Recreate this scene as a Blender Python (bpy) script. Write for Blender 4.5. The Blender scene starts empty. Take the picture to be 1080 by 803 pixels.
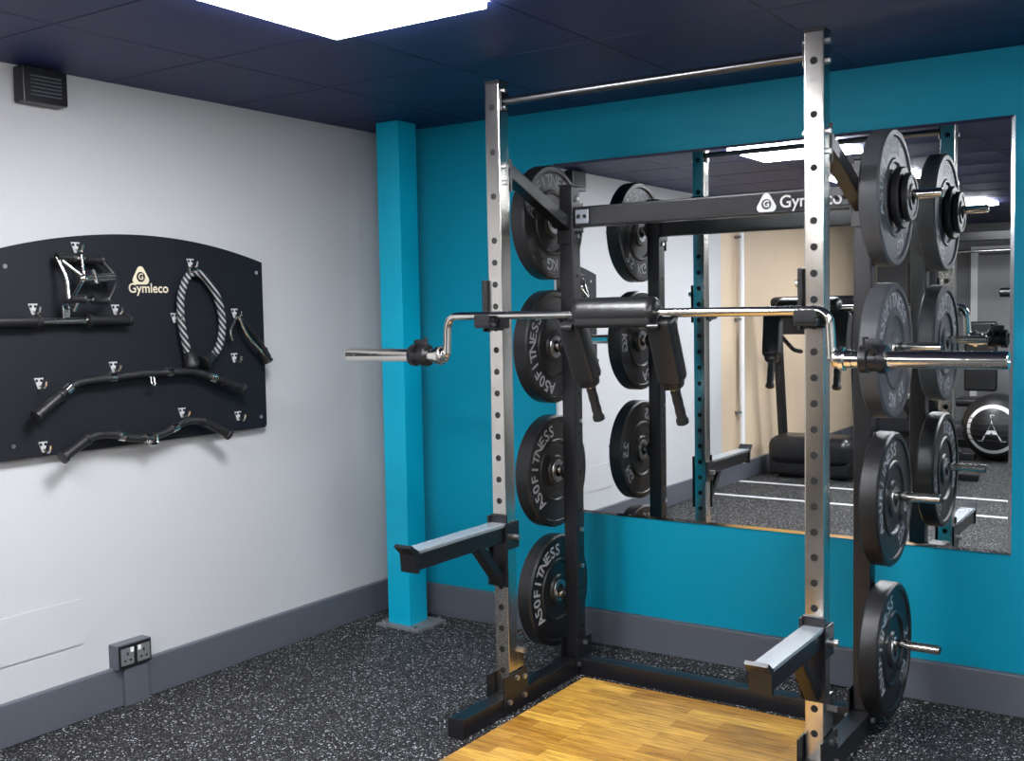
import bpy, bmesh, math, random
from mathutils import Vector, Matrix, Euler
random.seed(4)
S=bpy.context.scene
H=2.40
# ------------------------------------------------------------------ materials
def mat(name, col, rough=.5, metal=0., spec=.5, bump=0., bscale=60., var=0., vscale=4., coat=0., stretch=None):
    m=bpy.data.materials.new(name); m.use_nodes=True
    nt=m.node_tree; b=nt.nodes['Principled BSDF']
    b.inputs['Roughness'].default_value=rough; b.inputs['Metallic'].default_value=metal
    b.inputs['Specular IOR Level'].default_value=spec
    b.inputs['Coat Weight'].default_value=coat
    tc=nt.nodes.new('ShaderNodeTexCoord'); mp=nt.nodes.new('ShaderNodeMapping')
    nt.links.new(tc.outputs['Object'],mp.inputs['Vector'])
    if stretch: mp.inputs['Scale'].default_value=stretch
    n=nt.nodes.new('ShaderNodeTexNoise'); n.inputs['Scale'].default_value=vscale; n.inputs['Detail'].default_value=4
    nt.links.new(mp.outputs[0],n.inputs['Vector'])
    r=nt.nodes.new('ShaderNodeMix'); r.data_type='RGBA'
    r.inputs[6].default_value=(*[c*(1-var) for c in col],1); r.inputs[7].default_value=(*[min(1,c*(1+var)) for c in col],1)
    nt.links.new(n.outputs['Fac'],r.inputs[0]); nt.links.new(r.outputs[2],b.inputs['Base Color'])
    if bump>0:
        n2=nt.nodes.new('ShaderNodeTexNoise'); n2.inputs['Scale'].default_value=bscale; n2.inputs['Detail'].default_value=3
        nt.links.new(mp.outputs[0],n2.inputs['Vector'])
        bp=nt.nodes.new('ShaderNodeBump'); bp.inputs['Strength'].default_value=bump; bp.inputs['Distance'].default_value=.002
        nt.links.new(n2.outputs['Fac'],bp.inputs['Height']); nt.links.new(bp.outputs[0],b.inputs['Normal'])
    return m
M={}
M['wall']=mat('wall_paint_grey',(.475,.48,.49),.6,bump=.15,bscale=120,var=.06,vscale=1.2)
M['teal']=mat('wall_paint_teal',(.0,.225,.335),.5,spec=.2,bump=.15,bscale=120,var=.08,vscale=1.5)
M['tealcol']=mat('column_paint_teal',(.0,.34,.50),.4,spec=.35,bump=.1,bscale=80,var=.05)
M['cream']=mat('wall_paint_cream',(.60,.47,.33),.6,bump=.15,bscale=120,var=.05)
M['dgrey']=mat('wall_paint_dark',(.16,.165,.175),.6,var=.1)
M['door']=mat('door_paint_grey',(.30,.30,.31),.5,var=.05)
M['skirt']=mat('baseboard_paint',(.085,.092,.110),.35,bump=.1,var=.08)
M['ceil']=mat('ceiling_tile',(.012,.020,.095),.5,spec=.35,bump=.3,bscale=200,var=.2,vscale=3)
M['tbar']=mat('ceiling_grid',(.010,.016,.078),.5,spec=.35)
M['black']=mat('powder_coat_black',(.008,.008,.010),.32,bump=.12,bscale=400,var=.2)
M['matte']=mat('board_black',(.004,.005,.009),.6,spec=.35,bump=.05,bscale=200,var=.2)
M['rubber']=mat('rubber_black',(.009,.009,.010),.42,bump=.15,bscale=300,var=.25,vscale=12)
M['rubber_glare']=mat('rubber_black_glare',(.060,.062,.068),.42,bump=.15,bscale=300,var=.25,vscale=12)  # black rubber with light glare painted in as a greyer base colour
M['vinyl']=mat('vinyl_black',(.009,.009,.010),.36,bump=.6,bscale=50,var=.2)
M['steel']=mat('brushed_steel',(.66,.63,.58),.19,metal=1,var=.14,vscale=30,bump=.08,bscale=160,stretch=(8,8,.4))
M['darksteel']=mat('pull_up_bar_steel',(.18,.18,.19),.3,metal=1,var=.1)
M['armtop']=mat('arm_wear_strip',(.42,.46,.50),.25,metal=.6,var=.1)
M['chrome']=mat('chrome',(.82,.79,.73),.14,metal=1,var=.05)
M['plateface']=mat('plate_hub_steel',(.30,.30,.30),.35,metal=1,var=.1)
M['hole']=mat('hole_dark',(.004,.004,.004),.8)
M['white']=mat('white_print',(.75,.75,.76),.5,var=.03)
M['cream_print']=mat('cream_print',(.66,.60,.44),.5,var=.03)
M['greyprint']=mat('plate_lettering',(.40,.41,.43),.5,var=.1)
M['knurl']=mat('knurled_black',(.03,.03,.032),.35,metal=.6,bump=1,bscale=500,var=.3)
M['galv']=mat('base_plate_grey',(.22,.225,.23),.5,metal=.5,var=.2)
M['hook']=mat('hook_steel',(.70,.70,.70),.35,metal=.5)
M['mirror']=mat('mirror_glass',(.86,.88,.88),.004,metal=1)
M['medge']=mat('mirror_edge',(.75,.78,.80),.12,metal=1)
M['bolt']=mat('bolt_zinc',(.6,.6,.6),.3,metal=1)
M['red']=mat('accent_orange',(.7,.16,.03),.5)
M['blue']=mat('accent_blue',(.03,.15,.45),.5)
def emis(name,col,s):
    m=bpy.data.materials.new(name); m.use_nodes=True; b=m.node_tree.nodes['Principled BSDF']
    b.inputs['Base Color'].default_value=(.9,.9,.9,1)
    b.inputs['Emission Color'].default_value=(*col,1); b.inputs['Emission Strength'].default_value=s
    return m
M['lamp']=emis('led_diffuser',(.94,.955,1.0),64)
m=mat('rope',(.1,.1,.1),.7); nt=m.node_tree; b=nt.nodes['Principled BSDF']
w=nt.nodes.new('ShaderNodeTexWave'); w.inputs['Scale'].default_value=22; w.bands_direction='DIAGONAL'
tc=nt.nodes.new('ShaderNodeTexCoord'); nt.links.new(tc.outputs['Object'],w.inputs['Vector'])
cr=nt.nodes.new('ShaderNodeValToRGB'); cr.color_ramp.elements[0].color=(.008,.008,.008,1); cr.color_ramp.elements[0].position=.5
cr.color_ramp.elements[1].color=(.30,.31,.33,1); cr.color_ramp.elements[1].position=.75
nt.links.new(w.outputs['Fac'],cr.inputs[0]); nt.links.new(cr.outputs[0],b.inputs['Base Color']); M['rope']=m
# floor
m=bpy.data.materials.new('rubber_floor_speckled'); m.use_nodes=True; nt=m.node_tree; b=nt.nodes['Principled BSDF']; L=nt.links.new
tc=nt.nodes.new('ShaderNodeTexCoord')
base=nt.nodes.new('ShaderNodeTexNoise'); base.inputs['Scale'].default_value=3; L(tc.outputs['Object'],base.inputs['Vector'])
bc=nt.nodes.new('ShaderNodeMix'); bc.data_type='RGBA'; bc.inputs[6].default_value=(.004,.004,.0045,1); bc.inputs[7].default_value=(.009,.009,.010,1)
L(base.outputs['Fac'],bc.inputs[0]); prev=bc.outputs[2]
for sc,th,rad,col in ((155,.74,.36,(.32,.325,.33,1)),(105,.85,.36,(.66,.67,.68,1)),(260,.74,.36,(.20,.20,.205,1))):
    wn=nt.nodes.new('ShaderNodeTexNoise'); wn.inputs['Scale'].default_value=sc*1.5; L(tc.outputs['Object'],wn.inputs['Vector'])
    av=nt.nodes.new('ShaderNodeVectorMath'); av.operation='MULTIPLY_ADD'; av.inputs[1].default_value=(1.2/sc,)*3
    L(wn.outputs['Color'],av.inputs[0]); L(tc.outputs['Object'],av.inputs[2])
    v=nt.nodes.new('ShaderNodeTexVoronoi'); v.inputs['Scale'].default_value=sc; L(av.outputs[0],v.inputs['Vector'])
    a=nt.nodes.new('ShaderNodeMath'); a.operation='LESS_THAN'; a.inputs[1].default_value=rad; L(v.outputs['Distance'],a.inputs[0])
    sp=nt.nodes.new('ShaderNodeSeparateColor'); L(v.outputs['Color'],sp.inputs[0])
    c=nt.nodes.new('ShaderNodeMath'); c.operation='GREATER_THAN'; c.inputs[1].default_value=th; L(sp.outputs[0],c.inputs[0])
    d=nt.nodes.new('ShaderNodeMath'); d.operation='MULTIPLY'; L(a.outputs[0],d.inputs[0]); L(c.outputs[0],d.inputs[1])
    mx=nt.nodes.new('ShaderNodeMix'); mx.data_type='RGBA'; L(d.outputs[0],mx.inputs[0]); L(prev,mx.inputs[6]); mx.inputs[7].default_value=col
    prev=mx.outputs[2]
L(prev,b.inputs['Base Color']); b.inputs['Roughness'].default_value=.65; b.inputs['Specular IOR Level'].default_value=.15
nb=nt.nodes.new('ShaderNodeTexNoise'); nb.inputs['Scale'].default_value=220; L(tc.outputs['Object'],nb.inputs['Vector'])
bp=nt.nodes.new('ShaderNodeBump'); bp.inputs['Strength'].default_value=.4; bp.inputs['Distance'].default_value=.002
L(nb.outputs['Fac'],bp.inputs['Height']); L(bp.outputs[0],b.inputs['Normal']); M['floor']=m
# wood
m=bpy.data.materials.new('oak_strip'); m.use_nodes=True; nt=m.node_tree; b=nt.nodes['Principled BSDF']; L=nt.links.new
tc=nt.nodes.new('ShaderNodeTexCoord')
br=nt.nodes.new('ShaderNodeTexBrick'); br.offset=.37; br.inputs['Scale'].default_value=1
br.inputs['Brick Width'].default_value=.42; br.inputs['Row Height'].default_value=.066; br.inputs['Mortar Size'].default_value=.0008
br.inputs['Color1'].default_value=(.64,.375,.070,1); br.inputs['Color2'].default_value=(.36,.175,.026,1); br.inputs['Mortar'].default_value=(.11,.045,.011,1)
L(tc.outputs['Object'],br.inputs['Vector'])
mp=nt.nodes.new('ShaderNodeMapping'); mp.inputs['Scale'].default_value=(3,42,1); L(tc.outputs['Object'],mp.inputs['Vector'])
gn=nt.nodes.new('ShaderNodeTexNoise'); gn.inputs['Scale'].default_value=2.2; gn.inputs['Detail'].default_value=6; gn.inputs['Distortion'].default_value=.8; L(mp.outputs[0],gn.inputs['Vector'])
cr=nt.nodes.new('ShaderNodeValToRGB'); cr.color_ramp.elements[0].position=.35; cr.color_ramp.elements[0].color=(.52,.45,.35,1); cr.color_ramp.elements[1].position=.62; cr.color_ramp.elements[1].color=(1.1,1.1,1.08,1)
L(gn.outputs['Fac'],cr.inputs[0])
mx=nt.nodes.new('ShaderNodeMix'); mx.data_type='RGBA'; mx.blend_type='MULTIPLY'; mx.inputs[0].default_value=1
L(br.outputs['Color'],mx.inputs[6]); L(cr.outputs[0],mx.inputs[7]); L(mx.outputs[2],b.inputs['Base Color'])
b.inputs['Roughness'].default_value=.3; M['wood']=m

# ------------------------------------------------------------------ builder
def T_to(p0,p1):
    d=(Vector(p1)-Vector(p0)); q=Vector((0,0,1)).rotation_difference(d.normalized())
    return Matrix.Translation(Vector(p0))@q.to_matrix().to_4x4(), d.length
_tc={}
def text_geo(s,size=1.):
    if s in _tc: vs,fs=_tc[s]
    else:
        cu=bpy.data.curves.new('tmp','FONT'); cu.body=s; cu.align_x='CENTER'; cu.align_y='CENTER'; cu.resolution_u=4; cu.offset=.014
        ob=bpy.data.objects.new('tmp',cu); S.collection.objects.link(ob)
        dg=bpy.context.evaluated_depsgraph_get(); me=bpy.data.meshes.new_from_object(ob.evaluated_get(dg))
        vs=[v.co.copy() for v in me.vertices]; fs=[tuple(p.vertices) for p in me.polygons]
        bpy.data.objects.remove(ob); bpy.data.curves.remove(cu); bpy.data.meshes.remove(me)
        _tc[s]=(vs,fs)
    return [v*size for v in vs],fs
class B:
    def __init__(s): s.bm=bmesh.new(); s.ms=[]
    def mi(s,m):
        if m not in s.ms: s.ms.append(m)
        return s.ms.index(m)
    def add(s,vs,fs,m):
        i=s.mi(m); nv=[s.bm.verts.new(v) for v in vs]
        for f in fs:
            try:
                ff=s.bm.faces.new([nv[k] for k in f]); ff.material_index=i; ff.smooth=True
            except ValueError: pass
    def merge(s,t,m,X=None):
        t.verts.index_update()
        s.add([(X@v.co if X else v.co.copy()) for v in t.verts],[[v.index for v in f.verts] for f in t.faces],m); t.free()
    def box(s,c,size,m,rot=None,bev=0.,seg=2):
        t=bmesh.new(); bmesh.ops.create_cube(t,size=1)
        for v in t.verts: v.co=Vector((v.co.x*size[0],v.co.y*size[1],v.co.z*size[2]))
        if bev>0: bmesh.ops.bevel(t,geom=t.edges[:],offset=bev,segments=seg,affect='EDGES',profile=.5)
        X=Matrix.Translation(Vector(c))
        if rot: X=X@Euler(rot).to_matrix().to_4x4()
        s.merge(t,m,X)
    def beam(s,p0,p1,w,h,m,bev=.004,up=(0,0,1)):
        p0=Vector(p0);p1=Vector(p1);d=p1-p0;z=d.normalized();u=Vector(up)
        if abs(z.dot(u))>.98:u=Vector((0,1,0))
        x=u.cross(z).normalized();y=z.cross(x)
        X=Matrix((x,y,z)).transposed().to_4x4();X.translation=(p0+p1)/2
        t=bmesh.new(); bmesh.ops.create_cube(t,size=1)
        for v in t.verts: v.co=Vector((v.co.x*w,v.co.y*h,v.co.z*d.length))
        if bev>0: bmesh.ops.bevel(t,geom=t.edges[:],offset=bev,segments=2,affect='EDGES',profile=.5)
        s.merge(t,m,X)
    def lathe(s,p0,axis,prof,m,seg=40):
        X,_=T_to(p0,Vector(p0)+Vector(axis)); vs=[];fs=[];n=len(prof)
        for k in range(seg):
            a=2*math.pi*k/seg
            for r,h in prof: vs.append(X@Vector((r*math.cos(a),r*math.sin(a),h)))
        for k in range(seg):
            k2=(k+1)%seg
            for j in range(n-1): fs.append((k*n+j,k2*n+j,k2*n+j+1,k*n+j+1))
        if prof[0]!=prof[-1]:
            if prof[0][0]>1e-6: fs.append([k*n for k in range(seg)][::-1])
            if prof[-1][0]>1e-6: fs.append([k*n+n-1 for k in range(seg)])
        s.add(vs,fs,m)
    def cyl(s,p0,p1,r,m,seg=20,r2=None,bev=0.):
        r2=r if r2 is None else r2; L=(Vector(p1)-Vector(p0)).length
        pr=[(r-bev,0),(r,bev),(r2,L-bev),(r2-bev,L)] if bev>0 else [(r,0),(r2,L)]
        s.lathe(p0,Vector(p1)-Vector(p0),pr,m,seg)
    def ball(s,c,r,m,sc=(1,1,1),seg=32):
        t=bmesh.new(); bmesh.ops.create_uvsphere(t,u_segments=seg,v_segments=seg//2,radius=r)
        for v in t.verts: v.co=Vector((v.co.x*sc[0],v.co.y*sc[1],v.co.z*sc[2]))
        s.merge(t,m,Matrix.Translation(Vector(c)))
    def tube(s,pts,r,m,seg=12,fil=0.,closed=False):
        P=[Vector(p) for p in pts]
        if fil>0:
            Q=[P[0]]
            for i in range(1,len(P)-1):
                a,b_,c=P[i-1],P[i],P[i+1]; f=min(fil,(a-b_).length*.48,(c-b_).length*.48)
                s0=b_+(a-b_).normalized()*f; s1=b_+(c-b_).normalized()*f
                for k in range(7):
                    t=k/6; Q.append(s0*(1-t)**2+b_*2*t*(1-t)+s1*t*t)
            Q.append(P[-1]); P=Q
        rad=r if isinstance(r,(list,tuple)) else [r]*len(P)
        n=len(P); vs=[];fs=[]; x=None
        for i,p in enumerate(P):
            if closed: z=(P[(i+1)%n]-P[i-1]).normalized()
            else: z=(P[min(i+1,n-1)]-P[max(i-1,0)]).normalized()
            if x is None:
                u=Vector((0,0,1)) if abs(z.z)<.9 else Vector((1,0,0)); x=u.cross(z).normalized()
            else: x=(x-z*x.dot(z)).normalized()
            y=z.cross(x)
            for k in range(seg):
                a=2*math.pi*k/seg; vs.append(p+(x*math.cos(a)+y*math.sin(a))*rad[i])
        for i in range(n if closed else n-1):
            j=(i+1)%n
            for k in range(seg): fs.append((i*seg+k,i*seg+(k+1)%seg,j*seg+(k+1)%seg,j*seg+k))
        if not closed: fs.append(list(range(seg))[::-1]); fs.append([(n-1)*seg+k for k in range(seg)])
        s.add(vs,fs,m)
    def prism(s,poly,fn,t,m):
        n=len(poly); vs=[Vector(fn(a,b,0)) for a,b in poly]+[Vector(fn(a,b,t)) for a,b in poly]
        fs=[list(range(n))[::-1],[n+k for k in range(n)]]+[(k,(k+1)%n,n+(k+1)%n,n+k) for k in range(n)]
        s.add(vs,fs,m)
    def text(s,txt,size,fn,m):
        vs,fs=text_geo(txt,size); s.add([Vector(fn(v.x,v.y,0)) for v in vs],fs,m)
    def done(s,name,recalc=True,ang=40,wn=True):
        if recalc: bmesh.ops.recalc_face_normals(s.bm,faces=s.bm.faces[:])
        me=bpy.data.meshes.new(name); s.bm.to_mesh(me); s.bm.free()
        for k in s.ms: me.materials.append(M[k])
        me.set_sharp_from_angle(angle=math.radians(ang))
        o=bpy.data.objects.new(name,me); S.collection.objects.link(o)
        if wn:
            md=o.modifiers.new('wn','WEIGHTED_NORMAL'); md.keep_sharp=True
        return o

# ------------------------------------------------------------------ room
XR=5.6; YB=-9.0; YC=-4.3
def slab(name,x0,x1,y0,y1,z0,z1,m,bev=0):
    b=B(); b.box(((x0+x1)/2,(y0+y1)/2,(z0+z1)/2),(x1-x0,y1-y0,z1-z0),m,bev=bev); return b.done(name)
slab('floor',-.2,XR+.2,YB-.2,.2,-.1,0,'floor')
slab('ceiling',-.2,XR+.2,YB-.2,.2,H,H+.1,'ceil')
b=B(); b.box((-.1,YC/2+.1,H/2),(.2,-YC+.2,H),'wall'); b.box((-.1,(YC+YB)/2,H/2),(.2,YC-YB,H),'cream'); b.done('wall_left')
slab('wall_back',0,XR,0,.2,0,H,'teal')
slab('wall_right',XR,XR+.2,YB,.2,0,H,'wall')
slab('wall_front',0,XR,YB-.2,YB,0,H,'dgrey')
b=B(); b.box((XR/2,-.016,.078),(XR,.032,.156),'skirt',bev=.008); b.done('baseboard_back')
b=B(); b.box((.016,YB/2,.078),(.032,-YB,.156),'skirt',bev=.008); b.done('baseboard_left')
b=B(); b.box((XR-.016,YB/2,.078),(.032,-YB,.156),'skirt',bev=.008); b.done('baseboard_right')
b=B(); b.box((XR/2,YB+.016,.078),(XR,.032,.156),'skirt',bev=.008); b.done('baseboard_front')
b=B(); x=1.18-1.2
while x<XR:
    if x>0.02: b.box((x,YB/2,H-.0005),(.010,-YB,.0016),'tbar')
    x+=.6
y=-1.59+1.2+.6
while y>YB:
    if y<-.02: b.box((XR/2,y,H-.0006),(XR,.010,.0016),'tbar')
    y-=.6
b.done('trim_1')
for px,py in ((1.18,-2.19),(1.18,-3.99),(1.18,-6.39),(3.58,-2.19),(3.58,-4.59),(3.58,-6.99)):
    b=B(); x0,y0=px,py; w=.6; dz=.022
    b.box((x0+w/2,y0+w/2,H-.002-dz/2),(w-.012,w-.012,dz),'lamp',bev=.004)
    b.box((x0+w/2,y0+w/2,H-.0015),(w+.004,w+.004,.003),'white')
    b.done('ceiling_light_panel')
# column
b=B(); cx,cy=.272,-.21
b.box((cx,cy,H/2),(.135,.135,H-.004),'tealcol',bev=.006)
b.box((cx+.02,cy,.006),(.26,.22,.012),'galv',bev=.002)
for sx in(-1,1):
    for sy in(-1,1): b.cyl((cx+.02+sx*.10,cy+sy*.09,.012),(cx+.02+sx*.10,cy+sy*.09,.026),.009,'bolt',6)
b.done('support_column')
# mirror
b=B(); mx0,mx1,mz0,mz1=1.01,2.928,.588,2.16
b.box(((mx0+mx1)/2,-.004,(mz0+mz1)/2),(mx1-mx0,.006,mz1-mz0),'medge')
e=.012
o=[(mx0,mz0),(mx1,mz0),(mx1,mz1),(mx0,mz1)]; i_=[(mx0+e,mz0+e),(mx1-e,mz0+e),(mx1-e,mz1-e),(mx0+e,mz1-e)]
vs=[(x,-.0072,z) for x,z in o]+[(x,-.0095,z) for x,z in i_]
b.add([Vector(v) for v in vs],[(0,1,5,4),(1,2,6,5),(2,3,7,6),(3,0,4,7)],'medge')
b.add([Vector(v) for v in vs[4:]],[(0,1,2,3)],'mirror')
b.done('wall_mirror',recalc=False,ang=1,wn=False)

# ------------------------------------------------------------------ squat rack
XL,XRr=1.33,2.515; YF,YK=-.91,-.40; W=.062
def rect_hole(b,p,axis):
    a=Vector(axis)*.0012; b.cyl(Vector(p),Vector(p)+a,.0115,'hole',14)
b=B()
for X in (XL,XRr):
    b.box((X,(-1.235-.33)/2,.035),(W+.006,.905,.07),'black',bev=.005)
    b.box((X,-1.237,.035),(W+.008,.006,.072),'rubber',bev=.002)
    b.box((X,YF,(2.33+.07)/2),(W,W,2.33-.07),'steel',bev=.005)
    b.box((X,YF,2.333),(W+.002,W+.002,.008),'rubber',bev=.002)
    b.box((X,YK,(2.0+.07)/2),(W,W,1.93),'black',bev=.006)
    b.box((X,YK,2.003),(W+.002,W+.002,.008),'rubber',bev=.002)
    z=.16
    while z<2.30:
        if z<1.75 or int(round((z-.16)/.08))%2==0:
            rect_hole(b,(X,YF-W/2,z),(0,-1,0)); rect_hole(b,(X,YF+W/2,z),(0,1,0)); 
        z+=.08
    z=.2
    while z<2.3:
        for sx in (-1,1): 
            if z<1.95: b.cyl((X+sx*W/2,YK,z),(X+sx*(W/2+.0012),YK,z),.008,'hole',10)
        z+=.16
    for Y in (YF,YK):
        for sx in (-1,1):
            b.box((X+sx*(W/2+.006),Y,.085),(.006,.16 if Y==YF else .12,.13),'black',bev=.002)
            for dy,dz in ((-.05,.05),(.05,.05),(0,.13)):
                b.cyl((X+sx*(W/2+.008),Y+dy,dz),(X+sx*(W/2+.02),Y+dy,dz),.010,'bolt',6)
    sg=1 if X==XL else -1
    b.box((X,YF+W/2+.022,.17),(W*.9,.044,.20),'steel',bev=.003)
    for zz in(.12,.22): b.cyl((X+W*.45,YF+W/2+.022,zz),(X+W*.45+.02,YF+W/2+.022,zz),.011,'bolt',6)
    b.beam((X,YF+.03,2.03),(X,YK-.02,1.84),.05,.05,'black')
    b.box((X,YF+W/2+.006,2.0),(W+.01,.01,.12),'black',bev=.002)
    b.box((X,YK-W/2-.006,1.83),(W+.01,.01,.12),'black',bev=.002)
    for zz in (2.24,2.30,1.97,2.03):
        for sx in(-1,1): b.cyl((X+sx*W/2,YF,zz),(X+sx*(W/2+.012),YF,zz),.010,'bolt',6)
    for zz in (1.80,1.95,1.3,1.05,.6,.45): b.cyl((X+W/2,YK,zz),(X+W/2+.01,YK,zz),.010,'bolt',6)
    s_=-1 if X==XL else 1
    for zz in (1.87,1.355,.84,.32):
        b.cyl((X+s_*(W/2-.002),YK,zz),(X+s_*(W/2+.012),YK,zz),.036,'black',24,bev=.002)
        b.cyl((X+s_*(W/2),YK,zz),(X+s_*.255,YK,zz),.0165,'chrome',24,bev=.002)
        b.cyl((X+s_*.255,YK,zz),(X+s_*.258,YK,zz),.012,'rubber',20)
b.box(((XL+XRr)/2,YK,.035),(XRr-XL-W,W,.07),'black',bev=.005)
b.box(((XL+XRr)/2,YK,1.875),(XRr-XL-W-.01,.05,.082),'black',bev=.006)
b.box(((XL+XRr)/2,YK-.027,1.875),(XRr-XL-.24,.004,.064),'knurl',bev=.001)
for X,sg in ((XL,1),(XRr,-1)):
    b.box((X+sg*(W/2+.004),YK,1.875),(.008,.09,.12),'black',bev=.002)
    b.box((X+sg*.075,YK-.03,1.875),(.06,.006,.055),'armtop' if sg>0 else 'black',bev=.002)
    for dx in(-.014,.014):
        b.cyl((X+sg*.075+dx,YK-.033,1.875),(X+sg*.075+dx,YK-.040,1.875),.008,'hole',6)
b.cyl((XL+W/2,YF,2.262),(XRr-W/2,YF,2.262),.0135,'darksteel',24)
for X,sg in ((XL,1),(XRr,-1)):
    b.box((X+sg*(W/2+.003),YF,2.262),(.006,.05,.07),'black',bev=.002)
b.text('Gymleco',.062,lambda a,c,d:(2.335+a,YK-.0350,1.872+c),'white')
def logo(b,a0,c0,r,fn,m,mb):
    tri=[]
    for k in range(3):
        base=math.pi/2+k*2*math.pi/3
        for j in range(-4,5):
            cx_,cy_=.62*r*math.cos(base),.62*r*math.sin(base); a=base+j*math.pi/12
            tri.append((a0+cx_+.42*r*math.cos(a),c0+cy_+.42*r*math.sin(a)))
    b.add([Vector(fn(x,y,0)) for x,y in tri],[list(range(len(tri)))],m)
    ci=[(a0+.50*r*math.cos(t*math.pi/12),c0+.50*r*math.sin(t*math.pi/12)) for t in range(24)]
    b.add([Vector(fn(x,y,.0006)) for x,y in ci],[list(range(24))],mb)
    b.text('G',r*.85,lambda p,q,d:fn(a0+p,c0+q,.0012),m)
logo(b,2.172,1.870,.038,lambda a,c,d:(a,YK-.0296-d,c),'white','black')
b.done('squat_rack',recalc=False)

for X in (XL,XRr):
    b=B(); z=1.452
    b.box((X-W/2-.008,YF-.012,z+.07),(.012,.085,.19),'black',bev=.004)
    b.box((X+W/2+.005,YF-.030,z+.012),(.008,.06,.05),'black',bev=.002)
    b.box((X,YF-W/2-.006,z+.005),(W+.012,.008,.05),'black',bev=.002)
    b.box((X,YF-W/2-.048,z),(W+.004,.085,.020),'black',bev=.004)
    b.box((X,YF-W/2-.088,z+.018),(W+.004,.010,.04),'black',bev=.003)
    b.box((X,YF-W/2-.045,z+.013),(W-.006,.07,.008),'rubber',bev=.002)
    b.cyl((X-W/2-.01,YF,z+.12),(X-W/2-.035,YF,z+.12),.012,'bolt',14)
    b.done('barbell_j_hook')
for X,zt,ye in ((XL,.715,-1.47),(XRr,.50,-1.395)):
    b=B(); yf=YF-W/2
    b.box((X,(yf+ye)/2,zt-.037),(W-.006,yf-ye,.058),'black',bev=.005)
    b.box((X,(yf+ye)/2,zt-.002),(W+.006,yf-ye-.012,.014),'armtop',bev=.003)
    b.prism([(-.004,-.072),(.010,-.072),(.010,.0),(-.030,.026),(-.040,.018),(-.010,-.01)],lambda a,c,d:(X-.034+d,ye+a,zt+c),.068,'black')
    b.box((X-W/2-.006,YF-.01,zt-.10),(.010,.09,.26),'black',bev=.003)
    b.box((X+W/2+.006,YF-.005,zt-.045),(.008,.085,.10),'black',bev=.002)
    b.beam((X,yf-.010,zt-.215),(X,yf-.15,zt-.06),.045,.035,'black')
    b.box((X,yf-.006,zt-.10),(W+.012,.008,.27),'black',bev=.002)
    b.cyl((X+W/2+.008,YF,zt-.05),(X+W/2+.035,YF,zt-.05),.011,'bolt',14)
    b.done('spotter_arm')

# ------------------------------------------------------------------ plates
def plate(name,x,z,R,t,rot,kg='25 KG',small=False,rub='rubber'):
    b=B(); c=Vector((x-t/2,YK,z)); h=t
    if small:
        pr=[(.026,.0),(R-.004,0),(R,.004),(R,h-.004),(R-.004,h),(R*.8,h),(R*.78,h-.003),(.045,h-.003),(.042,h+.002),(.026,h+.002),(.026,0)]
        b.lathe(c,(1,0,0),pr,'rubber',48)
    else:
        def face(s):
            return [(R-.007,s(0)),(R-.024,s(0)),(R-.028,s(.007)),(R-.098,s(.007)),(R-.103,s(.002)),(R-.112,s(.002)),(R-.118,s(.010)),(.066,s(.010)),(.060,s(.002)),(.046,s(.002))]
        f0=face(lambda q:q); f1=face(lambda q:h-q)
        pr=f0[::-1]+[(R,.007),(R,h-.007)]+f1
        b.lathe(c,(1,0,0),[(.046,h/2)]+pr+[(.046,h/2)],rub,64)
        b.lathe(c,(1,0,0),[(.026,h/2),(.026,-.001),(.045,-.001),(.048,.004),(.048,h-.004),(.045,h+.001),(.026,h+.001),(.026,h/2)],'plateface',40)
    def ring(txt,r,size,a0,step,sgn,wx=1.):
        n=len(txt)
        for k,ch in enumerate(txt):
            if ch==' ': continue
            th=a0+(k-(n-1)/2)*step
            ca,sa=math.cos(-th),math.sin(-th)
            def fn(p,q,d):
                q+=r; p*=wx; u=p*ca-q*sa; v=p*sa+q*ca
                return (x+sgn*(t/2-.0064),YK+sgn*u,z+v)
            vs,fs=text_geo(ch,size); b.add([Vector(fn(v.x,v.y,0)) for v in vs],fs,'greyprint')
    if not small:
        for sgn in(1,-1):
            ring('A50FITNESS',R-.063,.068,rot,.235,sgn,1.05); ring(kg,R-.063,.068,rot+math.pi,.235,sgn,1.05)
    return b.done(name,recalc=True)
R=.233
rl=[-.3,-1.9,-1.3,-1.1]; rr=[-.8,-.2,-1.0,-1.2]
for k,(zl,zr) in enumerate(((1.87,1.872),(1.362,1.352),(.845,.838),(.342,.308))):
    plate('weight_plate',XL-W/2-.014-.060,zl-.009,R,.066,rl[k])
    plate('weight_plate',XRr+W/2+.014+.030,zr-.009,R,.066,rr[k],rub='rubber_glare' if k<2 else 'rubber')  # upper two right plates take the rubber with painted glare
x0=XRr+W/2+.014+.064
plate('small_weight_plate',x0+.014,1.87-.009,.105,.024,0,small=True)
plate('small_weight_plate',x0+.040,1.87-.009,.082,.022,0,small=True)

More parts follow.
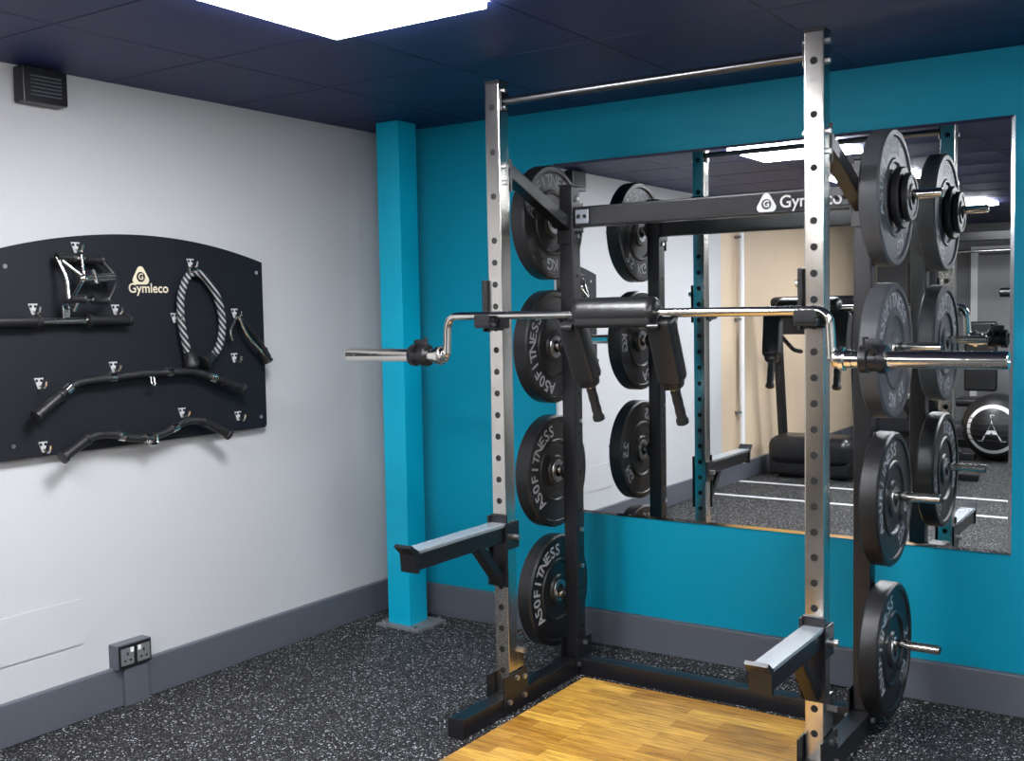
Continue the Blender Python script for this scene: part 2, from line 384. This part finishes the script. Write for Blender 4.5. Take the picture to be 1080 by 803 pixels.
# ------------------------------------------------------------------ safety squat bar
b=B(); yb=-.99; zb=1.487; xc=1.862; xb=.735; dr=.146
b.tube([(xc-xb-.01,yb,zb-dr),(xc-xb+.012,yb,zb-dr+.0),(xc-xb+.02,yb,zb),(xc-xb+.12,yb,zb),(xc,yb,zb),(xc+xb-.12,yb,zb),(xc+xb-.02,yb,zb),(xc+xb-.012,yb,zb-dr),(xc+xb+.01,yb,zb-dr)],.0150,'chrome',20,fil=.055)
for s_ in(-1,1):
    X0=xc+s_*(xb+.0)
    b.lathe((X0,yb,zb-dr),(s_,0,0),[(.014,-.01),(.026,-.005),(.028,.0),(.028,.012),(.036,.014),(.036,.028),(.0275,.03),(.0275,.05),(.0255,.052),(.0255,.475),(.023,.478),(.012,.478),(.010,.474),(0,.474)],'chrome',36)
    a=X0+s_*.075
    b.lathe((a,yb,zb-dr),(s_,0,0),[(.0258,0),(.040,0),(.042,.003),(.042,.022),(.036,.026),(.036,.05),(.042,.054),(.042,.074),(.040,.077),(.0258,.077)],'black',28)
    b.box((a+s_*.038,yb,zb-dr+.045),(.05,.024,.03),'black',bev=.006)
    b.box((a+s_*.045,yb-.035,zb-dr+.03),(.02,.03,.018),'black',bev=.004,rot=(.5,0,0))
    b.cyl((a+s_*.012,yb,zb-dr+.04),(a+s_*.012,yb,zb-dr+.066),.008,'black',12)
b.lathe((xc-.16,yb,zb+.004),(1,0,0),[(.016,0),(.038,.002),(.049,.012),(.052,.03),(.0515,.10),(.052,.155),(.0515,.21),(.052,.28),(.049,.298),(.038,.308),(.016,.31)],'vinyl',28)
b.box((xc-.005,yb-.030,zb-.022),(.29,.035,.05),'vinyl',bev=.014,seg=3)
for s_ in(-1,1):
    X=xc-.005+s_*.155-(.015 if s_<0 else 0)
    b.beam((X,yb-.01,zb-.01),(X,yb+.07,zb-.22),.022,.03,'black')
    d=Vector((0.015,.09,-.235)); p=Vector((X,yb-.0,zb-.02))
    b.beam(p+Vector((s_*.008,0,0)),p+d*.9,.074,.090,'vinyl',bev=.018,up=(1,0,0))
    q=p+d*.9
    b.beam(q-d*.08,q+d*.10,.056,.066,'vinyl',bev=.014,up=(1,0,0))
    b.cyl(q,q+d*.34,.012,'chrome',16)
    b.lathe(q+d*.12,d,[(.012,0),(.018,.003),(.0165,.02),(.018,.04),(.0165,.06),(.018,.08),(.0165,.10),(.022,.112),(.021,.125),(.012,.130),(0,.131)],'rubber',20)
    b.cyl((X-.02,yb-.035,zb-.045),(X+.02,yb-.035,zb-.045),.012,'black',12)
b.done('safety_squat_bar')

b=B(); b.box(((1.425+2.44)/2,(-.50-2.7)/2,.010),(1.015,2.20,.020),'wood',bev=.002); b.done('lifting_platform')

# ------------------------------------------------------------------ attachment board
b=B(); yc=-1.497; hw=.634; zbot,zs,zp=1.012,1.735,1.825
poly=[(yc-hw,zbot+.01),(yc-hw+.01,zbot),(yc+hw-.01,zbot),(yc+hw,zbot+.01)]
for k in range(0,33):
    t=1-2*k/32; poly.append((yc+hw*t,zs+(zp-zs)*(1-t*t)))
BX=.035
b.prism(poly,lambda a,c,d:(BX-.018+d,a,c),.018,'matte')
for yy in(-.45,.45):
    for z in(1.15,1.6): b.cyl((.002,yc+yy,z),(BX-.016,yc+yy,z),.012,'black',12)
BF=BX+.0006
logo(b,yc+.0,1.662,.040,lambda a,c,d:(BF+d,a,c),'cream_print','matte')
b.text('Gymleco',.052,lambda a,c,d:(BF,yc+.035+a,1.617+c),'cream_print')
hooks=[(-1.255,1.72),(-1.345,1.50),(-1.285,1.325),(-1.03,1.515),(-1.04,1.325),(-1.95,1.275),(-1.64,1.318),(-1.945,1.045),(-1.325,1.115),(-1.03,1.075),(-1.78,1.765),(-1.96,1.54),(-1.62,1.535)]
for hy,hz in hooks:
    k_=.9
    tri=[(hy-.020*k_,hz+.022*k_),(hy+.020*k_,hz+.022*k_),(hy+.004,hz-.022*k_),(hy-.004,hz-.022*k_)]
    b.prism(tri,lambda a,c,d:(BX+d,a,c),.003,'hook')
    for dy in(-.009,.009): b.cyl((BX+.003,hy+dy,hz+.010),(BX+.0036,hy+dy,hz+.010),.0055,'hole',10)
    b.tube([(BX+.002,hy,hz-.005),(BX+.03,hy,hz-.02),(BX+.045,hy,hz-.012),(BX+.05,hy,hz+.008)],.0035,'chrome',8,fil=.01)
for sy in (-.56,.60): 
    for z in(1.06,1.69): b.cyl((BX,yc+sy,z),(BX+.003,yc+sy,z),.008,'bolt',12)
b.done('cable_attachment_board',recalc=False)
AX=BX+.04
def P(y,z,x=0): return (AX+x,y-.03,z)
b=B()
b.cyl(P(-2.12,1.497),P(-1.55,1.497),.013,'chrome',16)
for a,c in((-2.12,-1.93),(-1.74,-1.55)):
    b.lathe(P(a,1.497),(0,1,0),[(.011,-.004),(.026,0),(.026,.012),(.018,.016),(.0185,.08),(.018,c-a-.016),(.024,c-a-.012),(.024,c-a),(.011,c-a+.004)],'rubber',20)
b.box(P(-1.825,1.515),(.012,.03,.05),'chrome',bev=.004)
b.tube([P(-1.825+.012*math.cos(t*math.pi/6),1.545+.014*math.sin(t*math.pi/6)) for t in range(12)],.004,'chrome',8,closed=True)
b.done('straight_cable_bar')
# multi-grip row handle
b=B(); y0,y1=-1.855,-1.665; zt_=1.725; zl_=1.575
for (yy,zz,x_,l) in ((y0,zt_,0,.075),(y1-.075,zt_-.004,0,.075),(y0+.01,zl_,.05,.065),(y1-.085,zl_-.004,.05,.065)):
    b.lathe(P(yy,zz,x_),(0,1,-.02),[(.008,0),(.018,.003),(.0145,.012),(.0145,l-.012),(.018,l-.003),(.008,l)],'rubber',16)
b.cyl(P(y0,zt_),P(y1,zt_-.005),.008,'chrome',12); b.cyl(P(y0+.005,zl_,.05),P(y1-.01,zl_-.005,.05),.008,'chrome',12)
b.tube([P(y0+.005,zt_),P(y0+.02,zt_-.075,.03),P(y0+.01,zl_,.05)],.008,'chrome',10,fil=.03)
b.tube([P(y1-.01,zt_),P(y1+.035,zt_-.06,.02),P(y1+.03,zl_+.055,.04),P(y1-.015,zl_,.05)],.010,'black',10,fil=.03)
b.tube([P(y0+.02,zt_-.01),P(-1.77,1.655,.03),P(y1+.03,1.665,.03)],.008,'chrome',10,fil=.02)
b.tube([P(y0+.03,zl_+.01,.05),P(-1.77,1.645,.03),P(y1+.03,1.650,.03)],.008,'chrome',10,fil=.02)
b.ball(P(-1.77,1.65,.03),.016,'chrome',seg=16); b.cyl(P(-1.72,1.63,.04),P(-1.72,1.68,.02),.010,'chrome',12)
b.tube([P(-1.76,1.66,.02),P(-1.76,1.735,.01)],.006,'chrome',8)
b.cyl(P(-1.80,zl_,.045),P(-1.81,1.53,.03),.006,'chrome',10)
b.done('multi_grip_row_handle')
# rope
b=B()
L1=[(-1.245,1.685),(-1.275,1.66),(-1.305,1.60),(-1.312,1.53),(-1.305,1.46),(-1.29,1.39),(-1.28,1.35)]
L2=[(-1.245,1.685),(-1.19,1.675),(-1.13,1.61),(-1.10,1.53),(-1.095,1.45),(-1.12,1.37),(-1.16,1.335)]
for q in(L1,L2): b.tube([P(y,z,-.005) for y,z in q],.0155,'rope',12,fil=.04)
b.box(P(-1.245,1.69),(.02,.045,.03),'chrome',bev=.006)
b.lathe(P(-1.28,1.365),(0,.25,-1),[(.010,0),(.022,.004),(.022,.03),(.032,.045),(.032,.06),(.015,.066)],'rubber',18)
b.lathe(P(-1.155,1.342),(0,-.9,-.5),[(.010,0),(.022,.004),(.022,.03),(.032,.045),(.032,.06),(.015,.066)],'rubber',18)
b.done('triceps_rope')
b=B()
b.tube([P(-1.02,1.50),P(-1.065,1.44),P(-1.05,1.40)],.006,'chrome',8,fil=.02)
b.tube([P(-1.02,1.50),P(-.95,1.45),P(-.88,1.37),P(-.845,1.325)],.010,'rubber',10,fil=.03)
b.tube([P(-1.02,1.50,.01),P(-.98,1.42,.01),P(-.87,1.32,.01)],.007,'chrome',10,fil=.03)
b.lathe(P(-.885,1.355),(0,.6,-1),[(.008,0),(.024,.003),(.021,.02),(.021,.05),(.026,.06),(.008,.066)],'rubber',16)
b.done('single_cable_handle')
def gripbar(name,pts,ends,rings,r=.0125):
    b=B(); b.tube([P(*q) for q in pts],r,'knurl',16,fil=.05)
    for a,c in ends:
        p0=Vector(P(*a));p1=Vector(P(*c)); Ln=(p1-p0).length
        b.lathe(p0,p1-p0,[(.012,-.003),(.024,0),(.024,.012),(.0185,.016),(.0185,Ln-.012),(.023,Ln-.008),(.023,Ln),(.012,Ln+.002)],'rubber',18)
    for a,c in rings:
        b.lathe(P(*a),Vector(P(*c))-Vector(P(*a)),[(.012,0),(.019,.002),(.019,.03),(.012,.032)],'chrome',18)
    return b
b=gripbar('l',[(-1.97,1.165,.02),(-1.80,1.272),(-1.50,1.288),(-1.255,1.284),(-1.02,1.198,.02)],
 (((-1.975,1.162,.021),(-1.865,1.231,.008)),((-1.013,1.196,.02),(-1.125,1.236,.011))),
 (((-1.66,1.281),(-1.60,1.283)),((-1.40,1.287),(-1.34,1.287)),((-1.85,1.24,.008),(-1.82,1.26,.005)),((-1.155,1.247,.009),(-1.185,1.257,.007))),r=.0145)
b.tube([P(-1.47,1.275),P(-1.475,1.245,.01),P(-1.455,1.235,.01),P(-1.455,1.275)],.004,'chrome',8,fil=.01)
b.done('lat_pulldown_bar')
b=gripbar('c',[(-1.88,1.008,.03),(-1.75,1.072,.01),(-1.66,1.07),(-1.54,1.035),(-1.43,1.04),(-1.31,1.085),(-1.23,1.082,.01),(-1.115,1.012,.03)],
 (((-1.885,1.006,.03),(-1.77,1.062,.013)),((-1.11,1.009,.03),(-1.22,1.075,.013))),
 (((-1.63,1.06),(-1.60,1.052)),((-1.38,1.06),(-1.35,1.07)),((-1.51,1.036),(-1.46,1.038))),r=.0155)
b.tube([P(-1.495,1.045,.01),P(-1.50,1.01,.015),P(-1.46,1.01,.015),P(-1.46,1.045,.01)],.005,'chrome',8,fil=.012)
b.done('curved_row_bar')

b=B(); b.box((.03,-1.885,2.330),(.06,.175,.125),'black',bev=.006)
for k in range(6): b.box((.062,-1.885,2.295+k*.013),(.006,.12,.005),'skirt',rot=(0,.5,0))
b.done('wall_vent_box')
b=B(); sy_=-1.61; sz=.200
b.box((.026,sy_+.01,.075),(.052,.11,.15),'skirt',bev=.004); b.box((.028,sy_,sz),(.056,.155,.095),'skirt',bev=.004)
b.box((.058,sy_,sz),(.004,.148,.088),'black',bev=.001)
for dy in(-.037,.037):
    b.box((.061,sy_+dy,sz),(.003,.058,.066),'galv',bev=.001)
    b.box((.064,sy_+dy*.45,sz+.023),(.004,.014,.018),'white',bev=.001)
    b.box((.0635,sy_+dy,sz+.01),(.001,.006,.013),'hole')
    for q in(-.012,.012): b.box((.0635,sy_+dy+q,sz-.015),(.001,.010,.006),'hole')
b.done('wall_socket')
b=B(); b.box((.002,-2.10,.368),(.0060,.61,.170),'wall'); b.done('access_panel')

# ------------------------------------------------------------------ rest of the gym (seen in the mirror)
b=B(); b.box((1.55,YB+.022,1.02),(.86,.03,2.03),'door'); 
for sx in(-.46,.46): b.box((1.55+sx,YB+.032,1.04),(.07,.06,2.07),'white')
b.box((1.55,YB+.032,2.10),(.99,.06,.07),'white'); b.cyl((1.87,YB+.04,1.02),(1.87,YB+.09,1.02),.02,'chrome'); b.box((1.82,YB+.09,1.02),(.13,.02,.02),'chrome')
b.done('door_1')
b=B(); b.tube([(.055,-4.62,.16),(.055,-4.62,H)],.022,'white',14)
for z in(.6,1.4,2.1): b.box((.032,-4.62,z),(.06,.07,.02),'galv')
b.done('wall_pipe')
b=B(); b.box((1.6,-3.92,.0015),(3.2,.05,.003),'white'); b.done('trim_2')
b=B(); b.box((2.0,-4.62,.0015),(4.0,.05,.003),'white'); b.done('trim_3')
def gymball(x,y,r,z=None):
    b=B(); z=r if z is None else z; b.ball((x,y,z),r,'rubber',seg=40)
    for k in range(5):
        a=(k-2)*.16
        b.tube([(x+r*1.003*math.cos(t)*math.cos(a),y+r*1.003*math.sin(t)*math.cos(a),z+r*1.003*math.sin(a)) for t in [i*2*math.pi/40 for i in range(40)]],.004,'knurl',6,closed=True)
    def onS(u,v,d): 
        w=math.sqrt(max(0,r*r-u*u-v*v)); return (x-u,y+w*1.004+.001,z+v)
    n=36; vs=[];fs=[]
    for k in range(n):
        t=2*math.pi*k/n; vs+= [Vector(onS(.62*r*math.cos(t),.62*r*math.sin(t),0)),Vector(onS(.72*r*math.cos(t),.72*r*math.sin(t),0))]
    for k in range(n): j=(k+1)%n; fs.append((2*k,2*j,2*j+1,2*k+1))
    b.add(vs,fs,'white'); b.text('A',r*1.1,onS,'white'); b.done('exercise_ball')
gymball(1.70,-6.9,.32); gymball(2.40,-7.1,.30)
# dumbbell rack
b=B(); dx_,dy_=3.05,-8.4
for s_ in(-1,1):
    b.beam((dx_+s_*.75,dy_-.2,.03),(dx_+s_*.75,dy_-.1,1.05),.07,.07,'black'); b.box((dx_+s_*.75,dy_,.03),(.09,.6,.06),'black',bev=.01)
for k,z in enumerate((.32,.66,1.0)):
    b.box((dx_,dy_+.05-k*.04,z-.05),(1.5,.30,.03),'black',rot=(.25,0,0),bev=.008)
    for j in range(7):
        x=dx_-.63+j*.21; y=dy_+.05-k*.04; r=.07-.008*k
        b.cyl((x,y-.14,z+r-.05),(x,y+.14,z+r-.0),.015,'chrome',12)
        for e_ in(-1,1): b.cyl((x,y+e_*.13-.045,z+r-.03+e_*.02),(x,y+e_*.13+.045,z+r-.03+e_*.025),r,'rubber',18,bev=.01)
b.done('dumbbell_rack')
# treadmill
b=B(); tx,ty=.52,-5.75
b.box((tx,ty,.10),(.72,1.6,.14),'black',bev=.03); b.box((tx,ty-.1,.176),(.48,1.3,.012),'rubber',bev=.003)
b.box((tx,ty+.62,.24),(.74,.42,.26),'black',bev=.09,seg=4); b.box((tx,ty,.015),(.6,1.4,.03),'rubber')
for s_ in(-1,1):
    b.beam((tx+s_*.34,ty+.45,.15),(tx+s_*.34,ty+.62,1.35),.06,.09,'black'); b.tube([(tx+s_*.32,ty+.60,1.25),(tx+s_*.32,ty+.25,1.10),(tx+s_*.32,ty+.05,1.08)],.02,'rubber',12,fil=.08)
    b.box((tx+s_*.31,ty-.05,.175),(.08,1.4,.03),'galv',bev=.005)
b.box((tx,ty+.64,1.42),(.74,.10,.34),'black',rot=(-.35,0,0),bev=.03); b.box((tx,ty+.59,1.46),(.34,.02,.18),'blue',rot=(-.35,0,0),bev=.005)
b.done('treadmill')
# weight bench
b=B(); bx,by=1.55,-4.95
b.box((bx,by-.30,.45),(.28,.36,.07),'vinyl',bev=.025,seg=3); b.beam((bx,by-.08,.47),(bx,by+.58,.80),.28,.07,'vinyl',bev=.025)
b.beam((bx,by-.55,.10),(bx,by+.5,.10),.06,.06,'black'); b.beam((bx,by-.30,.40),(bx,by-.42,.10),.06,.06,'black'); b.beam((bx,by+.25,.60),(bx,by+.15,.10),.05,.05,'black')
for yy in(-.55,.5): b.box((bx,by+yy,.03),(.5,.07,.06),'black',bev=.01); b.beam((bx,by+yy,.05),(bx,by+yy,.13),.05,.05,'black')
b.done('weight_bench')
# multi gym
b=B(); qx,qy=1.38,-7.7
for s_ in(-1,1):
    X=qx+s_*.62
    b.box((X,qy,1.1),(.11,.11,2.15),'black',bev=.01); b.box((X,qy+.02,.03),(.30,.8,.06),'black',bev=.01)
    b.box((X,qy-.18,.55),(.20,.14,.85),'knurl',bev=.01)
    for k in range(12): b.box((X,qy-.105,.18+k*.065),(.19,.01,.045),'galv',bev=.002)
    for q in(-.05,.05): b.cyl((X+q,qy-.18,.95),(X+q,qy-.18,2.1),.01,'chrome',10)
    b.box((X,qy-.25,1.1),(.30,.03,1.7),'black',bev=.01); b.box((X,qy+.06,1.72),(.07,.012,.22),'red' if s_<0 else 'blue',bev=.004)
    b.cyl((X-.02,qy+.10,1.42),(X+.02,qy+.10,1.42),.055,'knurl',20); b.tube([(X,qy+.11,1.4),(X,qy+.13,1.0)],.005,'rubber',8)
    b.beam((X,qy+.06,1.30),(X-s_*.22,qy+.38,1.62),.05,.06,'black'); b.lathe((X-s_*.22,qy+.36,1.60),(-s_,0,0),[(.03,0),(.045,.01),(.045,.14),(.03,.15)],'vinyl',18)
b.box((qx,qy,2.18),(1.4,.12,.10),'black',bev=.01); b.tube([(qx-.45,qy+.03,2.12),(qx-.4,qy+.2,2.02),(qx+.4,qy+.2,2.02),(qx+.45,qy+.03,2.12)],.016,'chrome',12,fil=.06)
b.box((qx,qy+.12,.50),(.36,.40,.08),'vinyl',bev=.03,seg=3); b.box((qx,qy-.09,.95),(.32,.08,.72),'vinyl',bev=.03,seg=3); b.box((qx,qy+.02,.23),(.10,.12,.46),'black',bev=.01); b.box((qx,qy-.05,.05),(1.3,.10,.08),'black',bev=.01)
b.done('multi_gym_machine')
# exercise bike
def bike(ex,ey):
    b=B()
    b.lathe((ex-.03,ey+.30,.33),(1,0,0),[(.02,0),(.22,.01),(.25,.0),(.25,.06),(.22,.05),(.02,.06)],'knurl',36)
    b.box((ex,ey+.45,.035),(.5,.07,.07),'black',bev=.01); b.box((ex,ey-.50,.035),(.5,.07,.07),'black',bev=.01); b.beam((ex,ey-.5,.07),(ex,ey+.45,.07),.07,.07,'black')
    b.beam((ex,ey+.30,.10),(ex,ey+.30,.62),.12,.05,'black'); b.beam((ex,ey+.32,.55),(ex,ey-.35,.25),.08,.09,'black',bev=.02)
    b.beam((ex,ey-.12,.25),(ex,ey-.30,.92),.06,.06,'black'); b.box((ex,ey-.33,.96),(.20,.27,.07),'vinyl',bev=.03,seg=3)
    b.beam((ex,ey+.28,.55),(ex,ey+.38,1.08),.06,.06,'black'); b.tube([(ex-.24,ey+.15,1.18),(ex-.22,ey+.38,1.10),(ex+.22,ey+.38,1.10),(ex+.24,ey+.15,1.18)],.017,'rubber',12,fil=.06)
    b.box((ex,ey+.42,1.24),(.22,.04,.15),'blue',rot=(.3,0,0),bev=.01)
    b.cyl((ex-.14,ey-.02,.30),(ex+.14,ey-.02,.30),.03,'chrome'); b.beam((ex+.12,ey-.02,.30),(ex+.12,ey-.02,.14),.02,.03,'chrome'); b.beam((ex-.12,ey-.02,.30),(ex-.12,ey-.02,.46),.02,.03,'chrome')
    b.box((ex+.18,ey-.02,.14),(.09,.08,.02),'rubber',bev=.004); b.box((ex-.18,ey-.02,.46),(.09,.08,.02),'rubber',bev=.004)
    b.done('exercise_bike')
bike(1.28,-6.25)

# ------------------------------------------------------------------ camera & render look
cd=bpy.data.cameras.new('camera'); cam=bpy.data.objects.new('camera',cd); S.collection.objects.link(cam)
cd.sensor_width=36; cd.lens=1144/1080*36; cd.clip_start=.02
cam.matrix_world=Matrix.Translation((3.60,-4.22,1.50))@Matrix.Rotation(math.radians(33.9),4,'Z')@Matrix.Rotation(math.radians(90-3.63),4,'X')@Matrix.Rotation(math.radians(-1.06),4,'Z')
S.camera=cam
wd=bpy.data.worlds.new('world'); S.world=wd; wd.use_nodes=True; wd.node_tree.nodes['Background'].inputs[0].default_value=(.5,.6,.8,1); wd.node_tree.nodes['Background'].inputs[1].default_value=.15
S.view_settings.view_transform='Standard'; S.view_settings.look='None'; S.view_settings.exposure=0
